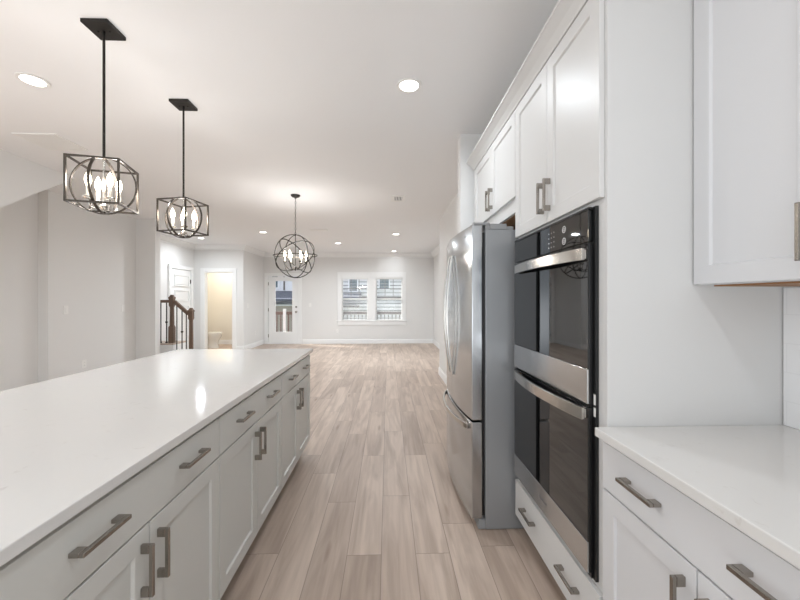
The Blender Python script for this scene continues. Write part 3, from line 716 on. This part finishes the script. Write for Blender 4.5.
tk = MB().box(-.5, -.2, .401, -.29, .2, .74).build('tank', M['porcelain'], to, .015)
MB().box(-.51, -.21, .7405, -.28, .21, .775).build('tank_lid', M['porcelain'], to, .008)
MB().box(-.289, -.16, .66, -.278, -.08, .68).build('flush_lever', M['chrome'], tk, .002)

# ------------------------------------------------------------------ outside
struct('ground', MB().box(-40, FY+3.4, -3.1, 40, 70, -3), M['grass'])
dk = MB()
for i in range(20): dk.box(-6, FY+.13+i*.14, -.09, 4, FY+.13+i*.14+.134, -.06)
struct('floor_deck', dk, M['deckwood'])
def railing(x0, x1, y, label, m, nm='deck_railing'):
    t = thing(nm, label, 'railing', ((x0+x1)/2, y, -.0595))
    L = (x1-x0)/2
    MB().box(-L, -.045, .93, L, .045, .97).box(-L, -.02, .86, L, .02, .9295).build('top_rail', m, t, .004)
    MB().box(-L, -.02, .10, L, .02, .15).build('bottom_rail', m, t, .003)
    for x in (-L+.045, L-.045): MB().box(x-.045, -.045, .0, x+.045, .045, .9).build('post', m, t)
    n = int((2*L-.2)/.14)
    for i in range(n):
        x = -L+.1+(2*L-.2)*(i+.5)/n; MB().box(x-.018, -.018, .1505, x+.018, .018, .8595).build('baluster', m, t)
railing(-5.2, -2.71, FY+2.5, 'brown wooden deck railing outside the glazed door', M['deckwood'])
railing(-2.70, 1.6, FY+2.5, 'dark grey deck railing outside the pair of windows', M['darkrail'])
tag(MB().box(-3.91, FY+2.36, -.0595, -3.81, FY+2.45, 1.02).build('deck_post', M['trim'], bevel=.004), 'white square post in front of the brown deck railing', 'post')
# house seen through the windows
hs = thing('neighbour_house', 'grey lap sided house across the yard seen through the far windows', 'house', (-1, 24, -3))
MB().box(-5, 24, -3, 8, 32, 5.2).build('wall', M['siding'], hs, world=True)
MB().prism([(-5.4, 5.2), (8.6, 5.2), (1, 9.2)], lambda a, b, h: (a, h, b), 23.5, 32.5).build('roof', M['shingle'], hs, world=True)
for x0, x1, z0, z1 in ((-2.55, -2.05, 1.95, 2.7), (-.55, .05, 2.1, 2.95)):
    wn = MB().box(x0-.08, 23.9, z0-.08, x0, 23.999, z1+.08).box(x1, 23.9, z0-.08, x1+.08, 23.999, z1+.08).box(x0, 23.9, z1, x1, 23.999, z1+.08).box(x0, 23.9, z0-.08, x1, 23.999, z0).build('window', M['siding_w'], hs, world=True)
    MB().box(x0, 23.93, z0, x1, 23.999, z1).build('pane', M['winglass'], wn, world=True)
MB().prism([(22.4, 1.55), (24, 1.85), (24, 1.6), (22.4, 1.35)], lambda a, b, h: (h, a, b), -4.0, -1.75).build('porch_roof', M['shingle'], hs, world=True)
MB().box(-4.0, 23.6, .86, -1.9, 23.998, 1.0).build('porch_beam', M['darkrail'], hs, world=True)
MB().box(-5, 23.9, 1.42, 8, 23.9985, 1.56).build('belt_board', M['darkrail'], hs, world=True)
# house seen through the glazed door
hb = thing('townhouse', 'white house with dark roof seen through the glazed door', 'house', (-11, 27, -3))
MB().box(-16, 26, -3, -5.9, 32, 7).build('wall', M['siding_w'], hb, world=True)
MB().prism([(23.2, 1.42), (26, 2.0), (26, 1.9), (23.2, 1.3)], lambda a, b, h: (h, a, b), -14, -5.8).build('porch_roof', M['shingle'], hb, world=True)
wn = MB().box(-8.35, 25.9, 2.15, -7.75, 25.999, 2.25).box(-8.35, 25.9, 2.25, -8.25, 25.999, 3.2).box(-7.85, 25.9, 2.25, -7.75, 25.999, 3.2).box(-8.25, 25.9, 3.1, -7.85, 25.999, 3.2).build('window', M['siding_w'], hb, world=True)
MB().box(-8.25, 25.93, 2.25, -7.85, 25.999, 3.1).build('pane', M['winglass'], wn, world=True)
MB().box(-7.45, 25.9, 2.05, -7.36, 25.999, 6.9).build('downspout', M['darkrail'], hb, world=True)
MB().box(-9, 24.5, -3, -6.0, 25.999, .95).build('porch_wall', M['concrete'], hb, world=True)
MB().box(-9, 24.4, .951, -6.0, 25.999, 1.05).build('porch_ledge', M['siding_w'], hb, world=True)
